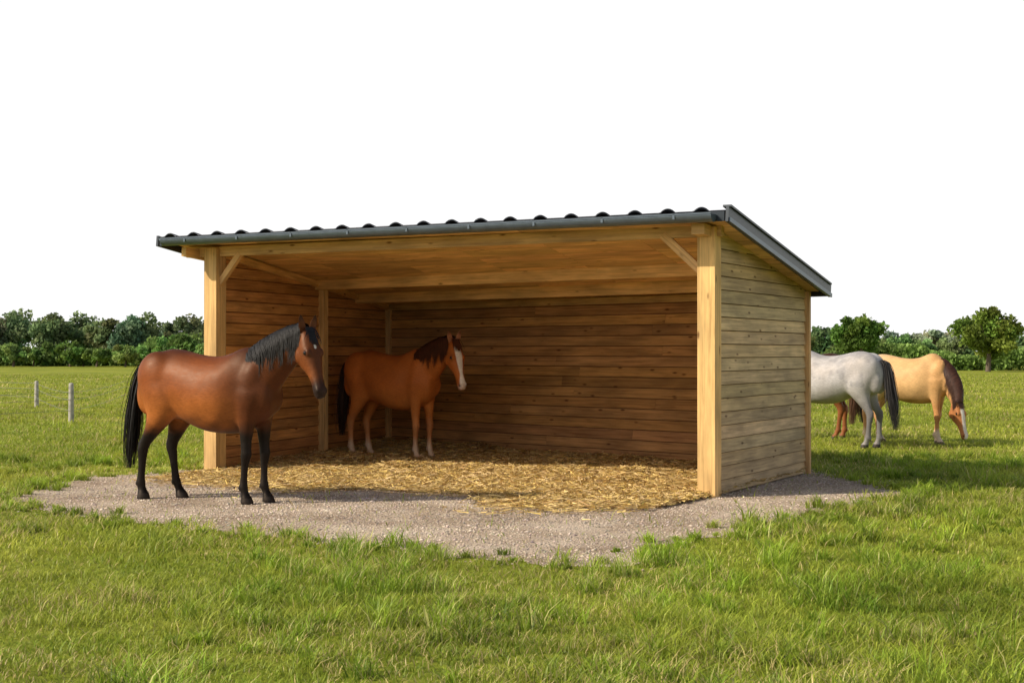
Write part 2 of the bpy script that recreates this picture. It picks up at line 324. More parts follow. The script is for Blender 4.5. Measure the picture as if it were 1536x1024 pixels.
# roof bilinear
RFL=np.array([*(FL+u*.5-s*.40),2.915]); RFR=np.array([*(FR-u*.30-s*.40),2.915]); RBR=np.array([*(BR-u*.26+s*.08),2.285]); RBL=np.array([*(BL+u*.3+s*.15),2.285])
def RP(i,j,dz=0): 
    p=(RFL*(1-i)+RFR*i)*(1-j)+(RBL*(1-i)+RBR*i)*j; return np.array([p[0],p[1],p[2]+dz])
Wr=np.linalg.norm(RFL-RFR); sp=.365; nu=int(Wr/sp*16)
rm=simple('dark_roof_metal',(.018,.022,.032),.32,.5,6,.3,.03)
V=[];rows=[0]; 
for k in range(1,10): rows+=[k/9-.0035,k/9]
for ri,j in enumerate(rows):
    for k in range(nu+1):
        i=k/nu; ph=((i*Wr)/sp)%1; bmp=.040*max(0,math.cos((ph-.5)*math.pi/.44))**.7 if abs(ph-.5)<.22 else 0
        step=.012*(1 if (ri%2==0) else 0)
        V.append(RP(i,j,bmp+step-.012))
V=np.array(V); Fq=[]; nc=nu+1
for r_ in range(len(rows)-1):
    for k in range(nu): Fq.append((r_*nc+k,r_*nc+k+1,(r_+1)*nc+k+1,(r_+1)*nc+k))
ro=np_mesh('roof_sheet',V,Fq,rm,parent=root); md=ro.modifiers.new('s','SOLIDIFY'); md.thickness=.012; md.offset=-1
cb=WB(); nb=6; nj=12
for k in range(nb):
  for q in range(nj):
    i0=.012+k/nb*.976; i1=.012+(k+1)/nb*.976-.0009; j0=.01+q/nj*.98; j1=.01+(q+1)/nj*.98-.002
    t=random.uniform(.8,1.14); c=(t,t*random.uniform(.94,1.04),t*.98); o=random.uniform(0,40)
    A=[RP(i0,j0,-.055),RP(i1,j0,-.055),RP(i1,j1,-.055),RP(i0,j1,-.055)]; B=[p+np.array([0,0,.018]) for p in A]
    lu=np.linalg.norm(A[1]-A[0]); lv=np.linalg.norm(A[3]-A[0])
    cb.prism(A,B,[(o,o),(o+lu,o),(o+lu,o+lv),(o,o+lv)],c)
cb.make('ceiling_boards',w_ceil,root)
tm=simple('anthracite_trim',(.030,.040,.052),.4,.3,8,.15,.02); gt=simple('gutter_metal',(.115,.145,.18),.38,.5,8,.12,.02)
fb=WB(); 
def tb(p,q,w,h,dz,off=(0,0)):
    fb.beam((p[0]+off[0],p[1]+off[1],p[2]+dz),(q[0]+off[0],q[1]+off[1],q[2]+dz),w,h,c=(1,1,1))
tb(RFR+np.array([*(-s*.03),0]),RBR+np.array([*(s*.03),0]),.03,.15,-.045,tuple(uo*.02)); tb(RFL,RBL,.03,.13,-.05,tuple(u*.02))
tb(RBL,RBR,.025,.10,-.06,tuple(s*.02)); tb(RFL+np.array([*(uo*.02),0]),RFR-np.array([*(uo*.02),0]),.022,.10,-.062,tuple(s*.01))
tb(RFR,RBR,.09,.02,.040,tuple(uo*.01))
fb.make('fascia_boards',tm,root)
fb=WB(); tb(RFR+np.array([*(-s*.02),0]),RBR+np.array([*(s*.02),0]),.014,.045,-.100,tuple(uo*.045)); fb.make('barge_flashing',gt,root)
# gutter
pr=[(math.cos(t),math.sin(t)) for t in np.linspace(math.pi,2*math.pi,13)]; R=.080
g0=RFL-np.array([*(s*.088),.045])+np.array([*(uo*.16),0]); g1=RFR-np.array([*(s*.088),.045])-np.array([*(uo*.10),0])
V=[];Fq=[]
for gpnt in (g0,g1):
    for rr in (R,R-.005):
        for (a_,b_) in pr: V.append((gpnt[0]-s[0]*a_*rr,gpnt[1]-s[1]*a_*rr,gpnt[2]+b_*rr))
for q in (0,13):
    for k in range(12): Fq.append((q+k,q+k+1,26+q+k+1,26+q+k))
Fq+= [(0,13,39,26),(12,25,51,38)]
np_mesh('gutter',np.array(V),Fq,gt,parent=root,smooth=False)
bm=bmesh.new(); 
for gpnt in (g0,g1):
    vs=[bm.verts.new((gpnt[0]-s[0]*a_*R,gpnt[1]-s[1]*a_*R,gpnt[2]+b_*R)) for a_,b_ in pr]; bm.faces.new(vs)
me=bpy.data.meshes.new('gutter_ends'); bm.to_mesh(me); bm.free(); me.materials.append(gt); link(bpy.data.objects.new('gutter_ends',me),root)
fb=WB(); fb.beam(tuple(g0-np.array([*(s*R),-.002])),tuple(g1-np.array([*(s*R),-.002])),.012,.014,c=(1,1,1))
for k in range(9):
    p=g0+(g1-g0)*(k+.5)/9-np.array([*(s*(R+.003)),.02]); fb.beam(tuple(p-np.array([*(uo*.012),0])),tuple(p+np.array([*(uo*.012),0])),.006,.05,c=(1,1,1))
fb.make('gutter_bead',gt,root)
# ---------------------------------------------------------------- fence
fr=empty('wire_fence'); fm=simple('weathered_post',(.36,.34,.30),.9,0,12,.3,.4); wm=simple('fence_wire',(.22,.22,.21),.5,.6)
def fpost(x,y,h):
    V=[];Fq=[];K=10;lv=[(0,.06),(h*.5,.056),(h-.02,.052),(h,.042)]
    for z,r_ in lv:
        for k in range(K): t=2*math.pi*k/K; V.append((x+math.cos(t)*r_*(1+.06*math.sin(3*t+x)),y+math.sin(t)*r_,z))
    for a in range(3):
        for k in range(K): Fq.append((a*K+k,a*K+(k+1)%K,(a+1)*K+(k+1)%K,(a+1)*K+k))
    V.append((x,y,h+.008)); 
    o=np_mesh('fence_post',V,Fq,fm,parent=fr,smooth=True)
    bm=bmesh.new(); bm.from_mesh(o.data); bm.verts.ensure_lookup_table()
    for k in range(K): bm.faces.new([bm.verts[3*K+k],bm.verts[3*K+(k+1)%K],bm.verts[4*K]])
    bm.to_mesh(o.data); bm.free()
P1=G(107,635);P2=G(55,610);Q=G(187,606); Q2=G(262,598)
fpost(*P1,.84); fpost(-16.5,24,.85); fpost(*P2,.70)
cu=bpy.data.curves.new('fence_wires','CURVE'); cu.dimensions='3D'; cu.bevel_depth=.004; cu.materials.append(wm)
for path in ([(-16.5,24),P1,Q,Q2],[P1,P2,(-19,49)]):
    for z in (.3,.55,.72):
        for a,b_ in zip(path[:-1],path[1:]):
            spn=cu.splines.new('POLY'); spn.points.add(6)
            for k in range(7):
                t=k/6; spn.points[k].co=(a[0]*(1-t)+b_[0]*t,a[1]*(1-t)+b_[1]*t-.05,z*(.9)-.05*4*t*(1-t),1)
link(bpy.data.objects.new('fence_wires',cu),fr)
# ---------------------------------------------------------------- trees
leafm=attrmat('foliage',.6,.4,.2); barkm=simple('bark',(.12,.09,.065),.9,0,8,.3,.5)
def leafq(P,size,col):
    n=len(P); a=rng.normal(0,1,(n,3)); a/=np.linalg.norm(a,axis=1)[:,None]; b_=rng.normal(0,1,(n,3)); b_=np.cross(a,b_); b_/=np.linalg.norm(b_,axis=1)[:,None]
    a*=size[:,None]; b_*=size[:,None]*.7
    V=np.stack([P-a,P-b_,P+a,P+b_],1); return V,np.repeat(col[:,None,:],4,1)
def crown(cx,cy,zb,zt,w,nb,dens,tint):
    P=[];C=[]; zc=(zb+zt)/2; hz=(zt-zb)/2
    for k in range(nb):
        d=rng.normal(0,1,3); d/=np.linalg.norm(d); rr=rng.random()**.36
        rb=min(w,2*hz)*rng.uniform(.11,.22)
        c=np.array([cx+d[0]*rr*(w/2-rb*.6),cy+d[1]*rr*(w/2-rb*.6),zc+d[2]*rr*max(.1,hz-rb*.7)])
        m=int(dens*rng.uniform(.6,1.3)); q=rng.normal(0,1,(m,3)); q/=np.linalg.norm(q,axis=1)[:,None]; q*= (rng.uniform(.45,1.15,(m,1)))*rb*np.array([1,1,.8])
        tone=rng.uniform(.65,1.35); P.append(c+q)
        C.append(np.array(tint)[None]*(tone*rng.uniform(.6,1.4,m))[:,None]*np.array([[rng.uniform(.85,1.2),1,1]]))
    return np.concatenate(P),np.concatenate(C)
def trunk(V,Fq,x,y,h,r_,br=5):
    def tube(p0,p1,r0,r1,K=7):
        p0=Vector(p0);p1=Vector(p1);d=(p1-p0).normalized();a=d.orthogonal().normalized();b_=d.cross(a);i=len(V)
        for p,rr in ((p0,r0),(p1,r1)):
            for k in range(K): t=2*math.pi*k/K; V.append(tuple(p+a*math.cos(t)*rr+b_*math.sin(t)*rr))
        for k in range(K): Fq.append((i+k,i+(k+1)%K,i+K+(k+1)%K,i+K+k))
    tube((x,y,0),(x+.1,y,h*.4),r_,r_*.7); tube((x+.1,y,h*.4),(x,y,h*.85),r_*.7,r_*.2)
    for k in range(br):
        t=random.uniform(0,6.28); tube((x+.08,y,h*random.uniform(.25,.5)),(x+math.cos(t)*h*.3,y+math.sin(t)*h*.3,h*random.uniform(.55,.85)),r_*.4,r_*.1)
def plant(name,specs,Yb,tint,dens,size,wm_=1.08,cb_=.18):
    PP=[];CC=[];V=[];Fq=[]
    for (px,wpx,ty,by) in specs:
        Y=Yb+rng.uniform(-6,6); X=(px-768)/F*Y; w=wpx*wm_/F*Y; zt=CH+(HY-ty)/F*Y+.35; zb=zt*cb_ if by==0 else CH+(HY-by)/F*Y
        tt=np.array(tint)*rng.uniform(.78,1.25)*np.array([rng.uniform(.8,1.2),1,rng.uniform(.8,1.15)])
        P,C=crown(X,Y,zb,zt,w,int(22+w*2.6),dens,tt); PP.append(P);CC.append(C); trunk(V,Fq,X,Y,zt,.04*w)
    P=np.concatenate(PP);C=np.concatenate(CC)
    Vv,Cc=leafq(P,rng.uniform(.5,1.2,len(P))*size,C); n=len(P)
    rt=empty(name) 
    np_mesh('foliage',Vv,np.arange(n*4).reshape(-1,4),leafm,Cc.reshape(-1,3),parent=rt); np_mesh('trunks',V,Fq,barkm,parent=rt,smooth=True)
TL=[(28,66,463,0),(2,50,478,0),(-45,70,470,0),(-110,80,472,0),(78,52,470,0),(121,56,473,0),(163,56,481,0),(192,50,477,0),(217,50,472,0),(252,50,488,0),(286,60,475,0),(335,60,480,0),(395,70,476,0),(460,70,480,0)]
plant('distant_trees',TL,158,(.165,.245,.125),110,.24,1.3,.12)  # aerial haze is put into the leaf tint: paler, bluer green
TB=[(105,46,516,0),(70,36,514,0),(145,42,524,0),(188,44,520,0),(20,50,518,0),(-30,50,516,0),(235,60,508,0),(278,60,500,0),(320,60,515,0),(50,40,526,0),(212,40,528,0),(125,30,530,0)]
plant('hedgerow_bushes',TB,143,(.175,.28,.07),85,.2,1.1,.04)
TR=[(1232,48,489,0),(1198,44,494,0),(1150,54,488,0),(1342,56,505,0),(1378,50,514,0),(1412,50,510,0),(1436,40,516,0),(1320,40,512,0),(1262,40,520,0),(1540,50,494,0),(1590,70,490,0),(1660,90,480,0)]
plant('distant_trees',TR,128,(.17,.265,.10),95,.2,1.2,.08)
plant('oak_tree',[(1290,76,473,535)],112,(.155,.26,.055),260,.16)
plant('oak_tree',[(1482,98,468,542)],106,(.15,.25,.05),300,.16)
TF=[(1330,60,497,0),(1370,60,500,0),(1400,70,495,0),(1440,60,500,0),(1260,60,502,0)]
plant('distant_trees',TF,230,(.27,.36,.26),80,.34,1.2)  # farthest row, leaf tint lightened and shifted to blue to paint in haze
def hedge(name,x0,x1,Y,h,tint,n,size):
    x=rng.uniform(x0,x1,n); y=Y+rng.uniform(-2,2,n); hh=h*(.3+.8*vn(x,y*0,.22,40)+.35*vn(x,y*0,.9,41)); z=rng.random(n)**.7*hh
    C=np.array(tint)[None]*rng.uniform(.5,1.4,(n,1))*(.55+.9*vn(x,x*0,.35,42))[:,None]
    V,Cc=leafq(np.stack([x,y,z],-1),rng.uniform(.5,1.2,n)*size,C); np_mesh(name,V,np.arange(n*4).reshape(-1,4),leafm,Cc.reshape(-1,3))
hedge('hedge',-75,-10,152,2.0,(.18,.27,.08),38000,.24)
hedge('hedge',15,62,118,1.7,(.19,.29,.07),28000,.19)
# ---------------------------------------------------------------- horses
eyem,nt,b=newmat('horse_eye'); b.inputs['Base Color'].default_value=(.008,.005,.004,1); b.inputs['Roughness'].default_value=.08
coatm,nt,b=newmat('horse_coat'); L=nt.links.new
at=N(nt,'ShaderNodeAttribute'); at.attribute_name='Col'
tc=N(nt,'ShaderNodeTexCoord'); mp=N(nt,'ShaderNodeMapping'); mp.inputs['Scale'].default_value=(22,80,80); mp.inputs['Rotation'].default_value=(0,.5,0); L(tc.outputs['Object'],mp.inputs[0])
nf=N(nt,'ShaderNodeTexNoise',Scale=1.0,Detail=6.0,Roughness=.7); L(mp.outputs[0],nf.inputs['Vector'])
nm_=N(nt,'ShaderNodeTexNoise',Scale=3.2,Detail=2.0,Roughness=.45); L(tc.outputs['Object'],nm_.inputs['Vector'])
r1=ramp(nt,[(.3,(.76,.76,.76)),(.7,(1.2,1.2,1.2))]); L(nf.outputs[0],r1.inputs[0])
r2=ramp(nt,[(.35,(.88,.86,.84)),(.68,(1.1,1.1,1.1))]); L(nm_.outputs[0],r2.inputs[0])
col=mixc(nt,1.0,mixc(nt,1.0,at.outputs['Color'],r1.outputs[0],'MULTIPLY'),r2.outputs[0],'MULTIPLY'); L(col,b.inputs['Base Color'])
r3=ramp(nt,[(.3,(.42,.42,.42)),(.7,(.56,.56,.56))]); L(nf.outputs[0],r3.inputs[0]); L(r3.outputs[0],b.inputs['Roughness'])
b.inputs['Specular IOR Level'].default_value=.22; b.inputs['Specular Tint'].default_value=(1,.78,.6,1)
bp=N(nt,'ShaderNodeBump'); bp.inputs['Strength'].default_value=.30; bp.inputs['Distance'].default_value=.06; L(nm_.outputs[0],bp.inputs['Height'])
bp2=N(nt,'ShaderNodeBump'); bp2.inputs['Strength'].default_value=.4; bp2.inputs['Distance'].default_value=.003; L(nf.outputs[0],bp2.inputs['Height']); L(bp.outputs[0],bp2.inputs['Normal']); L(bp2.outputs[0],b.inputs['Normal'])
hairm,nt,b=newmat('horse_hair'); at=N(nt,'ShaderNodeAttribute'); at.attribute_name='Col'; nt.links.new(at.outputs['Color'],b.inputs['Base Color']); b.inputs['Roughness'].default_value=.5; b.inputs['Specular IOR Level'].default_value=.28
def ss(a,b_,x): t=np.clip((x-a)/(b_-a),0,1); return t*t*(3-2*t)
def horse(name,loc,yaw,scale,kind,neck,headyaw,headpitch,mane_side,legs,headlen=1.0,seed=0,belly=0,tailc=None,manec=None):
    r=np.random.default_rng(seed); E=empty(name,(loc[0],loc[1],.006),yaw,scale); V=[];Fc=[]
    K=28
    def ring(c,A,ra,B,rb,p=1.0,ra2=None):
        o=[]
        for k in range(K):
            t=2*math.pi*k/K; ct,st_=math.cos(t),math.sin(t); e=abs(ct)**p*(1 if ct>0 else -1); f=abs(st_)**p*(1 if st_>0 else -1)
            rr=ra if ct>0 else (ra2 if ra2 is not None else ra)
            o.append(np.array(c)+np.array(A)*rr*e+np.array(B)*rb*f)
        return o
    def loft(rings):
        i=len(V)
        for rg in rings: V.extend(rg)
        for a in range(len(rings)-1):
            for k in range(K): Fc.append((i+a*K+k,i+a*K+(k+1)%K,i+(a+1)*K+(k+1)%K,i+(a+1)*K+k))
        for a,rev in ((0,True),(len(rings)-1,False)):
            cidx=len(V); V.append(np.mean(rings[a],axis=0))
            for k in range(K):
                q=(i+a*K+k,i+a*K+(k+1)%K,cidx); Fc.append(q[::-1] if rev else q)
    X_=(1,0,0);Y_=(0,1,0);Z_=(0,0,1)
    def blob(c,rx,ry,rz,rot=0):
        ct,st_=math.cos(rot),math.sin(rot); A=(ct,0,st_); Bz=(-st_,0,ct); rings=[]
        for q in np.linspace(-.97,.97,11):
            w_=math.sqrt(1-q*q); cc=np.array(c)+np.array(Bz)*rz*q; rings.append(ring(cc,A,rx*w_,Y_,ry*w_))
        loft(rings)
    def pchip(xs,x,y):
        x=np.array(x);y=np.array(y);m=np.gradient(y,x); i=np.clip(np.searchsorted(x,xs)-1,0,len(x)-2); h=x[i+1]-x[i]; t=(xs-x[i])/h
        return (2*t**3-3*t**2+1)*y[i]+(t**3-2*t**2+t)*h*m[i]+(-2*t**3+3*t**2)*y[i+1]+(t**3-t**2)*h*m[i+1]
    T=[(-.83,1.22,1.08,.06),(-.80,1.32,.98,.13),(-.74,1.41,.90,.19),(-.62,1.495,.86,.24),(-.48,1.545,.85,.265),(-.34,1.54,.83,.265),(-.18,1.505,.785,.28),(.0,1.475,.74,.30),(.18,1.475,.715,.30),(.32,1.51,.705,.285),(.44,1.56,.71,.25),(.54,1.555,.745,.225),(.64,1.48,.80,.21),(.73,1.38,.86,.185),(.79,1.29,.93,.14),(.83,1.20,1.02,.07)]
    Ta=np.array(T); xs=np.linspace(-.83,.83,44)
    zt,zb,hw=[pchip(xs,Ta[:,0],Ta[:,c]) for c in (1,2,3)]
    bl=np.exp(-((xs-0.02)/.33)**2)*belly; zb=zb-bl; hw=hw+bl*.5
    rings=[]
    for x_,a,b_,w_ in zip(xs,zt,zb,hw):
        mid=b_+(a-b_)*.45; rings.append(ring((x_,0,mid),Z_,a-mid,Y_,w_,1.0,mid-b_))
    loft(rings)
    for sg in (-1,1):
        blob((.57,.095*sg,1.16),.16,.14,.32,-.30)
        blob((.70,.08*sg,1.08),.13,.105,.20,.1)
        blob((-.54,.115*sg,1.24),.25,.17,.29,.25)
        blob((-.69,.09*sg,1.10),.13,.12,.25,-.1)
        blob((.47,.11*sg,.98),.11,.105,.13)
    FLG=[(.57,1.12,.17,.11),(.57,1.0,.145,.105),(.565,.90,.112,.090),(.567,.80,.088,.075),(.567,.70,.070,.060),(.568,.61,.055,.049),(.574,.54,.051,.048),(.578,.49,.055,.051),(.572,.44,.046,.044),(.565,.38,.036,.034),(.562,.28,.034,.030),(.560,.21,.038,.034),(.560,.165,.047,.041),(.572,.125,.039,.037),(.590,.09,.041,.041),(.602,.066,.053,.050),(.608,.03,.062,.058),(.614,.0,.069,.064)]
    HLG=[(-.52,1.20,.25,.14),(-.47,1.08,.25,.155),(-.445,.97,.225,.145),(-.455,.88,.180,.122),(-.50,.79,.136,.098),(-.55,.71,.102,.077),(-.60,.63,.078,.059),(-.642,.565,.066,.050),(-.658,.51,.059,.049),(-.652,.45,.049,.044),(-.645,.38,.041,.037),(-.639,.28,.038,.033),(-.636,.21,.042,.037),(-.632,.165,.050,.044),(-.617,.125,.042,.039),(-.599,.09,.044,.042),(-.585,.066,.056,.052),(-.578,.03,.064,.060),(-.572,.0,.070,.066)]
    for nm,base,yy,sg in (('fr',FLG,.135,-1),('fl',FLG,.135,1),('hr',HLG,.14,-1),('hl',HLG,.14,1)):
        dx,kb=legs[nm]; rings=[]
        for (x_,z_,rx,ry) in base:
            t=max(0,(1.0-z_)); kn=kb*math.exp(-((z_-.5)/.2)**2)
            rings.append(ring((x_+dx*t+kn,yy*sg*(1-.08*t),z_),X_,rx*1.03,Y_,ry*1.03,1.0))
        loft(rings[::-1])
        if nm[0]=='h':
            t=(1-.57); blob((-.688+dx*t+kb*.9,yy*sg,.575),.026,.026,.05,-.45)
        else: blob((.540+dx*(1-.47)+kb,yy*sg,.475),.022,.03,.035)
        t=1-.15; bx=(-.672 if nm[0]=='h' else .523)+dx*t; blob((bx,yy*sg*.93,.155),.022,.026,.03)
    nk=np.array(neck,float); ts=np.linspace(0,len(nk)-1,26)
    def cr(ts):
        out=[]
        for t in ts:
            i=min(int(t),len(nk)-2); f=t-i; p0=nk[max(i-1,0)];p1=nk[i];p2_=nk[i+1];p3=nk[min(i+2,len(nk)-1)]
            out.append(.5*((2*p1)+(-p0+p2_)*f+(2*p0-5*p1+4*p2_-p3)*f*f+(-p0+3*p1-3*p2_+p3)*f**3))
        return np.array(out)
    NC=cr(ts); frames=[]
    for i in range(len(NC)):
        a=NC[max(i-1,0),:3];b_=NC[min(i+1,len(NC)-1),:3]; t=(b_-a)/np.linalg.norm(b_-a)
        B=np.cross(np.array([0,0,1]),np.array([t[0],t[1],0]) if math.hypot(t[0],t[1])>.05 else np.array([1,0,0])); B/=np.linalg.norm(B)
        A=np.cross(t,B); A/=np.linalg.norm(A); frames.append((NC[i,:3],A,NC[i,3],B,NC[i,4],t))
    loft([ring(c,A,ra,B,rb,1.0) for c,A,ra,B,rb,t in frames])
    P=nk[-1,:3].copy(); hy=headyaw; hp=headpitch
    a=np.array([math.cos(hp)*math.cos(hy),math.cos(hp)*math.sin(hy),-math.sin(hp)]); n_=np.array([math.sin(hp)*math.cos(hy),math.sin(hp)*math.sin(hy),math.cos(hp)])
    sd_=np.cross(n_,a); sd_/=np.linalg.norm(sd_)
    HS=[(-.07,.02,.05,.04),(-.04,.055,.09,.065),(.02,.075,.125,.082),(.08,.086,.165,.094),(.14,.09,.195,.102),(.20,.088,.20,.103),(.26,.083,.175,.094),(.32,.074,.132,.080),(.38,.064,.098,.067),(.44,.057,.080,.058),(.50,.054,.073,.055),(.55,.055,.074,.058),(.59,.050,.073,.056),(.62,.038,.066,.047),(.64,.018,.045,.032)]
    hl=headlen
    loft([ring(P+a*s0*hl,n_,f*hl,sd_,w_*hl,.95,bk*hl) for s0,f,bk,w_ in HS])
    for sg in (-1,1):
        def hb(s0,nn,w0,r1,r2,r3):
            rings=[]
            for q in np.linspace(-.97,.97,9):
                w_=math.sqrt(1-q*q); rings.append(ring(P+(a*(s0+r1*q)+n_*nn+sd_*w0*sg)*hl,n_,r2*w_*hl,sd_,r3*w_*hl))
            loft(rings)
        hb(.17,-.09,.066,.085,.085,.042); hb(.205,.055,.072,.045,.03,.028); hb(.575,.022,.040,.032,.026,.022); hb(.36,-.005,.045,.13,.02,.022)
    hb(.585,-.06,0,.03,.025,.03)
    bmv=bpy.data.meshes.new('tmp'); bmv.from_pydata([tuple(p) for p in V],[],Fc); ot=bpy.data.objects.new('tmp',bmv); scene.collection.objects.link(ot)
    m1=ot.modifiers.new('r','REMESH'); m1.mode='VOXEL'; m1.voxel_size=.0115
    m2_=ot.modifiers.new('s','SMOOTH'); m2_.factor=.5; m2_.iterations=5
    dg=bpy.context.evaluated_depsgraph_get(); dg.update(); me=bpy.data.meshes.new_from_object(ot.evaluated_get(dg)); bpy.data.objects.remove(ot)
    nv=len(me.vertices); cv=np.empty(nv*3,dtype=np.float32); me.vertices.foreach_get('co',cv); cv=cv.reshape(-1,3).astype(float)
    ne=len(me.edges); ed=np.empty(ne*2,dtype=np.int32); me.edges.foreach_get('vertices',ed); ed=ed.reshape(-1,2)
    q=cv-P; hs=q@a/hl; hn=q@n_/hl; hw_=q@sd_/hl
    hm=(hs>.0)&(hs<.75)&(np.abs(hw_)<.16)&(hn>-.26)&(hn<.15)
    wgt=ss(.62,.85,cv[:,2])*np.where(hm,0,1)*.6 if kind!='palomino' else ss(.62,.85,cv[:,2])*(cv[:,0]<.7)*.6
    deg=np.bincount(ed.ravel(),minlength=nv)[:,None].clip(1)
    for it in range(26):
        acc=np.zeros_like(cv)
        for d_ in range(3):
            acc[:,d_]=np.bincount(ed[:,0],weights=cv[ed[:,1],d_],minlength=nv)+np.bincount(ed[:,1],weights=cv[ed[:,0],d_],minlength=nv)
        cv+= (acc/deg-cv)*wgt[:,None]
    me.vertices.foreach_set('co',cv.astype(np.float32).ravel()); me.update()
    q=cv-P; hs=q@a/hl; hn=q@n_/hl; hw_=q@sd_/hl; inh=(hs>-.02)&(hs<.72)&(np.abs(hw_)<.14)&(hn>-.24)&(hn<.13)
    hfac=ss(-.06,.08,hs)*(hs<.75)*(np.abs(hw_)<.15)*ss(-.26,-.16,hn)*(hn<.14)
    z=cv[:,2]; x_=cv[:,0]; noi=vn(cv[:,0]+cv[:,1]*2,z,6,50+seed)*.6+vn(cv[:,0]-cv[:,1],z,18,51)*.4
    def lerp(c,d,t): return c*(1-t[:,None])+np.array(d)[None]*t[:,None]
    C=np.zeros((nv,3)); legz=z+(noi-.5)*.10; nb_=1-hfac
    if kind=='bay':
        C[:]=(.20,.052,.011); C=lerp(C,(.40,.135,.032),ss(1.25,.85,z)*ss(.62,.8,z)*.7*ss(.6,.4,x_)); C=lerp(C,(.040,.012,.005),ss(1.34,1.55,z+(noi-.5)*.08)*.8*nb_)
        C=lerp(C,(.050,.016,.007),ss(.15,.62,x_)*.75*nb_)
        C=lerp(C,(.006,.005,.005),ss(.88,.64,legz)*nb_)
        C=lerp(C,(.17,.050,.013),hfac); C=lerp(C,(.018,.011,.010),inh*ss(.40,.54,hs)); C=lerp(C,(.05,.017,.009),inh*ss(.02,.07,hn)*.6)
        C=lerp(C,(.7,.66,.6),inh*(np.hypot((hs-.16)/1.6,hw_)<.014)*(hn>.04))
        hoof=(.022,.018,.016)
    elif kind=='chestnut':
        C[:]=(.40,.115,.024); C=lerp(C,(.50,.175,.042),ss(1.1,.8,z)*.6); C=lerp(C,(.27,.07,.015),ss(1.4,1.56,z)*.6*nb_)
        C=lerp(C,(.42,.18,.07),ss(.70,.45,legz)*nb_*.8); C=lerp(C,(.55,.40,.27),ss(.36,.16,legz)*nb_)
        bw=.030+.014*np.sin(hs*9)+.028*ss(.42,.58,hs); C=lerp(C,(.78,.72,.66),inh*(hn>.005)*ss(bw+.008,bw-.004,np.abs(hw_))*(hs>.07)); C=lerp(C,(.5,.33,.27),inh*ss(.55,.62,hs)*.7)
        hoof=(.16,.12,.09)
    elif kind=='grey':
        C[:]=(.46,.44,.435); C=lerp(C,(.27,.265,.275),ss(.45,.75,noi)*.7); C=lerp(C,(.55,.53,.52),ss(1.0,.8,z)*.5)
        C=lerp(C,(.12,.115,.12),ss(1.0,.5,legz)*.9*nb_); C=lerp(C,(.32,.30,.29),ss(.2,.1,legz)*.5); hoof=(.04,.036,.034)
    elif kind=='palomino':
        C[:]=(.62,.38,.17); C=lerp(C,(.74,.58,.38),ss(-.1,-.7,x_)*.85); C=lerp(C,(.50,.24,.085),ss(.4,.7,x_)*.5)
        C=lerp(C,(.48,.22,.08),ss(.85,.6,legz)*nb_*.8); C=lerp(C,(.7,.55,.4),ss(.3,.18,legz)*nb_)
        C=lerp(C,(.42,.17,.06),hfac); C=lerp(C,(.75,.68,.6),inh*(hn>.0)*(np.abs(hw_)<.035)*(hs>.12)); hoof=(.1,.08,.06)
    else:
        C[:]=(.05,.024,.014); C=lerp(C,(.24,.085,.03),ss(.9,.6,legz)); hoof=(.03,.025,.02)
    C=np.where(((z<.060)&(~inh))[:,None],np.array(hoof)[None],C)
    C=lerp(C,(.012,.008,.007),inh*np.exp(-(((hs-.592)/.020)**2+((hn-.028)/.014)**2+((np.abs(hw_)-.052)/.02)**2))*.95)
    C=lerp(C,(.03,.015,.012),inh*(np.abs(hn+.030+(.6-hs)*.12)<.0075)*ss(.50,.54,hs)*.8)
    C=lerp(C,(.02,.01,.008),inh*np.exp(-(((hs-.205)/.036)**2+((hn-.040)/.022)**2))*(np.abs(hw_)>.05)*.75)
    C*= (.88+.24*noi)[:,None]
    a_=me.color_attributes.new('Col','FLOAT_COLOR','POINT'); cc=np.ones((nv,4),dtype=np.float32); cc[:,:3]=np.clip(C,0,1); a_.data.foreach_set('color',cc.ravel())
    me.polygons.foreach_set('use_smooth',np.ones(len(me.polygons),dtype=bool)); me.materials.clear(); me.materials.append(coatm); me.name='body'
    link(bpy.data.objects.new('body',me),E)
    ev=[];ef=[];ec=[]
    def ear(sg):
        i=len(ev); bs=P+(-a*.035+n_*.035+sd_*.052*sg)*hl; d=(-a*.80+n_*.42+sd_*.22*sg); d/=np.linalg.norm(d)
        B=sd_-d*(sd_@d); B/=np.linalg.norm(B); A=np.cross(d,B); KK=12
        for q,(tt,rw,rd) in enumerate(((-.03,.026,.022),(.0,.030,.022),(.035,.037,.020),(.075,.034,.015),(.115,.021,.009),(.145,.004,.003))):
            for k in range(KK):
                t=2*math.pi*k/KK; ev.append(bs+(d*tt+B*math.cos(t)*rw+A*math.sin(t)*rd*(1 if math.sin(t)*(A@n_)<0 else .15))*hl); ec.append(C[inh].mean(0)*(.75 if tt<.1 else .3))
        for q in range(5):
            for k in range(KK): ef.append((i+q*KK+k,i+q*KK+(k+1)%KK,i+(q+1)*KK+(k+1)%KK,i+(q+1)*KK+k))
    ear(-1);ear(1); np_mesh('ears',ev,ef,coatm,np.array(ec),True,E)
    for sg in (-1,1):
        ebm=bmesh.new(); bmesh.ops.create_uvsphere(ebm,u_segments=14,v_segments=10,radius=.0225*hl,matrix=Matrix.Translation(Vector(P+(a*.205+n_*.040+sd_*.088*sg)*hl)))
        me2=bpy.data.meshes.new('eye'); ebm.to_mesh(me2); ebm.free(); me2.materials.append(eyem); me2.polygons.foreach_set('use_smooth',[True]*len(me2.polygons)); link(bpy.data.objects.new('eye',me2),E)
    HV=[];HF_=[];HC=[]
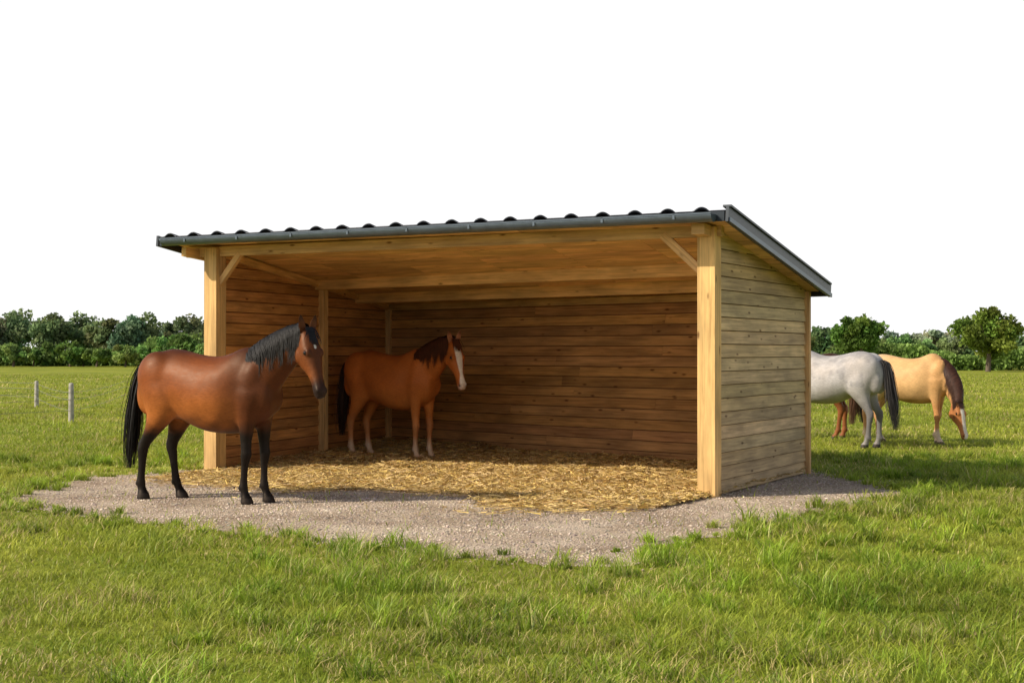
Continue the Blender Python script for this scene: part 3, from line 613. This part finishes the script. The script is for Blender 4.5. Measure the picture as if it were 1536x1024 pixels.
    def strand(pts,w_,wd,c):
        i=len(HV); n=len(pts)
        for k,p in enumerate(pts):
            t=k/(n-1); ww=w_*(1-.75*t**2); HV.append(p-wd*ww/2);HV.append(p+wd*ww/2); HC.append(c);HC.append(c)
        for k in range(n-1): HF_.append((i+2*k,i+2*k+1,i+2*k+3,i+2*k+2))
    mc=np.array(manec if manec else (.008,.0065,.006)); tcx=np.array(tailc if tailc else (.008,.0065,.006))
    M=[np.array([f[i] for f in frames]) for i in range(6)]
    lo=len(frames)*.17; hi=len(frames)-1
    for k in range(1500):
        f=r.uniform(lo,hi); i=min(int(f),len(frames)-2); fr_=f-i
        c,A,ra,B,rb,tt=[m_[i]*(1-fr_)+m_[i+1]*fr_ for m_ in M]
        sg=mane_side if r.random()<.84 else -mane_side
        Ln=r.uniform(.20,.38)*(.4+.6*min(1,(f-lo)/7))*(1 if sg==mane_side else .3); Ln*=1+.25*math.sin(f*1.7+seed); sw=r.normal(0,.03); lay=r.uniform(1.0,1.07)
        pts=[]; p=c+A*(ra*lay+.004); th=0; st_=Ln/9; pos=p.copy()
        for q in range(10):
            pts.append(pos.copy()+r.normal(0,.0015,3))
            th=min(th+st_/(.5*(ra+rb)*.75),1.30)
            if th<1.30: pos=c+A*ra*lay*math.cos(th)+B*sg*(rb*lay*math.sin(th)+.008)+tt*(sw*q/9)+np.array([0,0,-.012*q/9])
            else: pos=pos+np.array([0,0,-1])*st_*.9+tt*sw/9+B*sg*.0015
        strand(pts,r.uniform(.006,.014),tt,mc*r.uniform(.6,1.7))
    for k in range(110):
        pts=[];o=r.normal(0,.02);L_=r.uniform(.10,.20);o2=r.normal(0,.03)
        for q in np.linspace(0,1,6): pts.append(P+(-a*.045+a*L_*q+n_*(.078+.018*math.sin(q*2.2)+.004)+sd_*(o+o2*q))*hl)
        strand(pts,.009,sd_,mc*r.uniform(.6,1.7))
    tp=np.array([(-.78,0,1.40),(-.85,0,1.37),(-.895,0,1.24),(-.93,0,1.0),(-.955,0,.78),(-.985,0,.55),(-1.01,0,.30)]); tw=[.02,.035,.045,.06,.07,.07,.045]
    for k in range(750):
        pts=[];o=r.normal(0,1,2)*np.array([.55,.6]); ll=r.uniform(.6,1.05)
        for q in np.linspace(0,1,11):
            g=min(q*ll*6,5.999); i=int(g); fr_=g-i; c=tp[i]*(1-fr_)+tp[i+1]*fr_; w_=tw[i]*(1-fr_)+tw[i+1]*fr_
            pts.append(c+np.array([o[0]*w_,o[1]*w_,0])+r.normal(0,.003,3)+np.array([math.sin(q*4+seed*2)*.01,math.sin(q*5+seed)*.012,0]))
        wd=np.array([r.normal(),r.normal(),0]); wd/=np.linalg.norm(wd); strand(pts,r.uniform(.006,.012),wd,tcx*r.uniform(.6,1.8))
    np_mesh('mane_and_tail',HV,HF_,hairm,np.array(HC),True,E)
    return E
def neckpath(px,py,pz):
    P=np.array([px,py,pz]); 
    k=[(.44,0,1.19,.31,.20),(.60,0,1.27,.275,.175)]
    for t,ra,rb in ((.36,.232,.142),(.68,.185,.112),(1.0,.13,.086)):
        b0=np.array([.60,0,1.27]); c=b0+(P-b0)*t; c[1]=py*t**1.5; c[2]+=.035*math.sin(t*math.pi); k.append((*c,ra,rb))
    return k
def D2(a): return math.radians(a)
horse('bay_horse',(-3.04,14.80),D2(-25),.985,'bay',neckpath(1.22,-.08,1.68),D2(-24),D2(66),-1,{'fr':(-.06,0),'fl':(.03,0),'hr':(-.16,0),'hl':(.14,.01)},1.04,seed=1,belly=.035)
horse('chestnut_horse',(-1.68,20.6),D2(-38),.98,'chestnut',neckpath(1.20,-.06,1.62),D2(-22),D2(66),-1,{'fr':(0,0),'fl':(.05,0),'hr':(-.06,0),'hl':(.06,0)},1.05,seed=2,belly=.03,manec=(.06,.02,.01),tailc=(.03,.014,.009))
horse('grey_horse',(5.10,23.2),D2(180-36),.97,'grey',neckpath(1.12,0,1.55),D2(0),D2(60),-1,{'fr':(.03,0),'fl':(-.12,0),'hr':(-.06,0),'hl':(.04,0)},1.0,seed=3,belly=.04,tailc=(.03,.027,.027),manec=(.05,.05,.05))
gz=[(.46,0,1.20,.29,.19),(.62,0,1.20,.25,.16),(.78,-.02,1.06,.20,.125),(.88,-.04,.88,.16,.10),(.92,-.06,.72,.12,.08)]
horse('palomino_horse',(6.42,24.0),D2(-38),.94,'palomino',gz,D2(-28),D2(70),-1,{'fr':(.06,0),'fl':(-.10,0),'hr':(-.08,0),'hl':(.08,0)},1.0,seed=4,belly=.03,tailc=(.10,.05,.03),manec=(.05,.02,.012))
horse('brown_horse',(5.05,25.3),D2(180-14),.95,'brown',neckpath(1.12,0,1.45),0,D2(60),1,{'fr':(0,0),'fl':(0,0),'hr':(-.05,0),'hl':(.08,0)},1.0,seed=5)
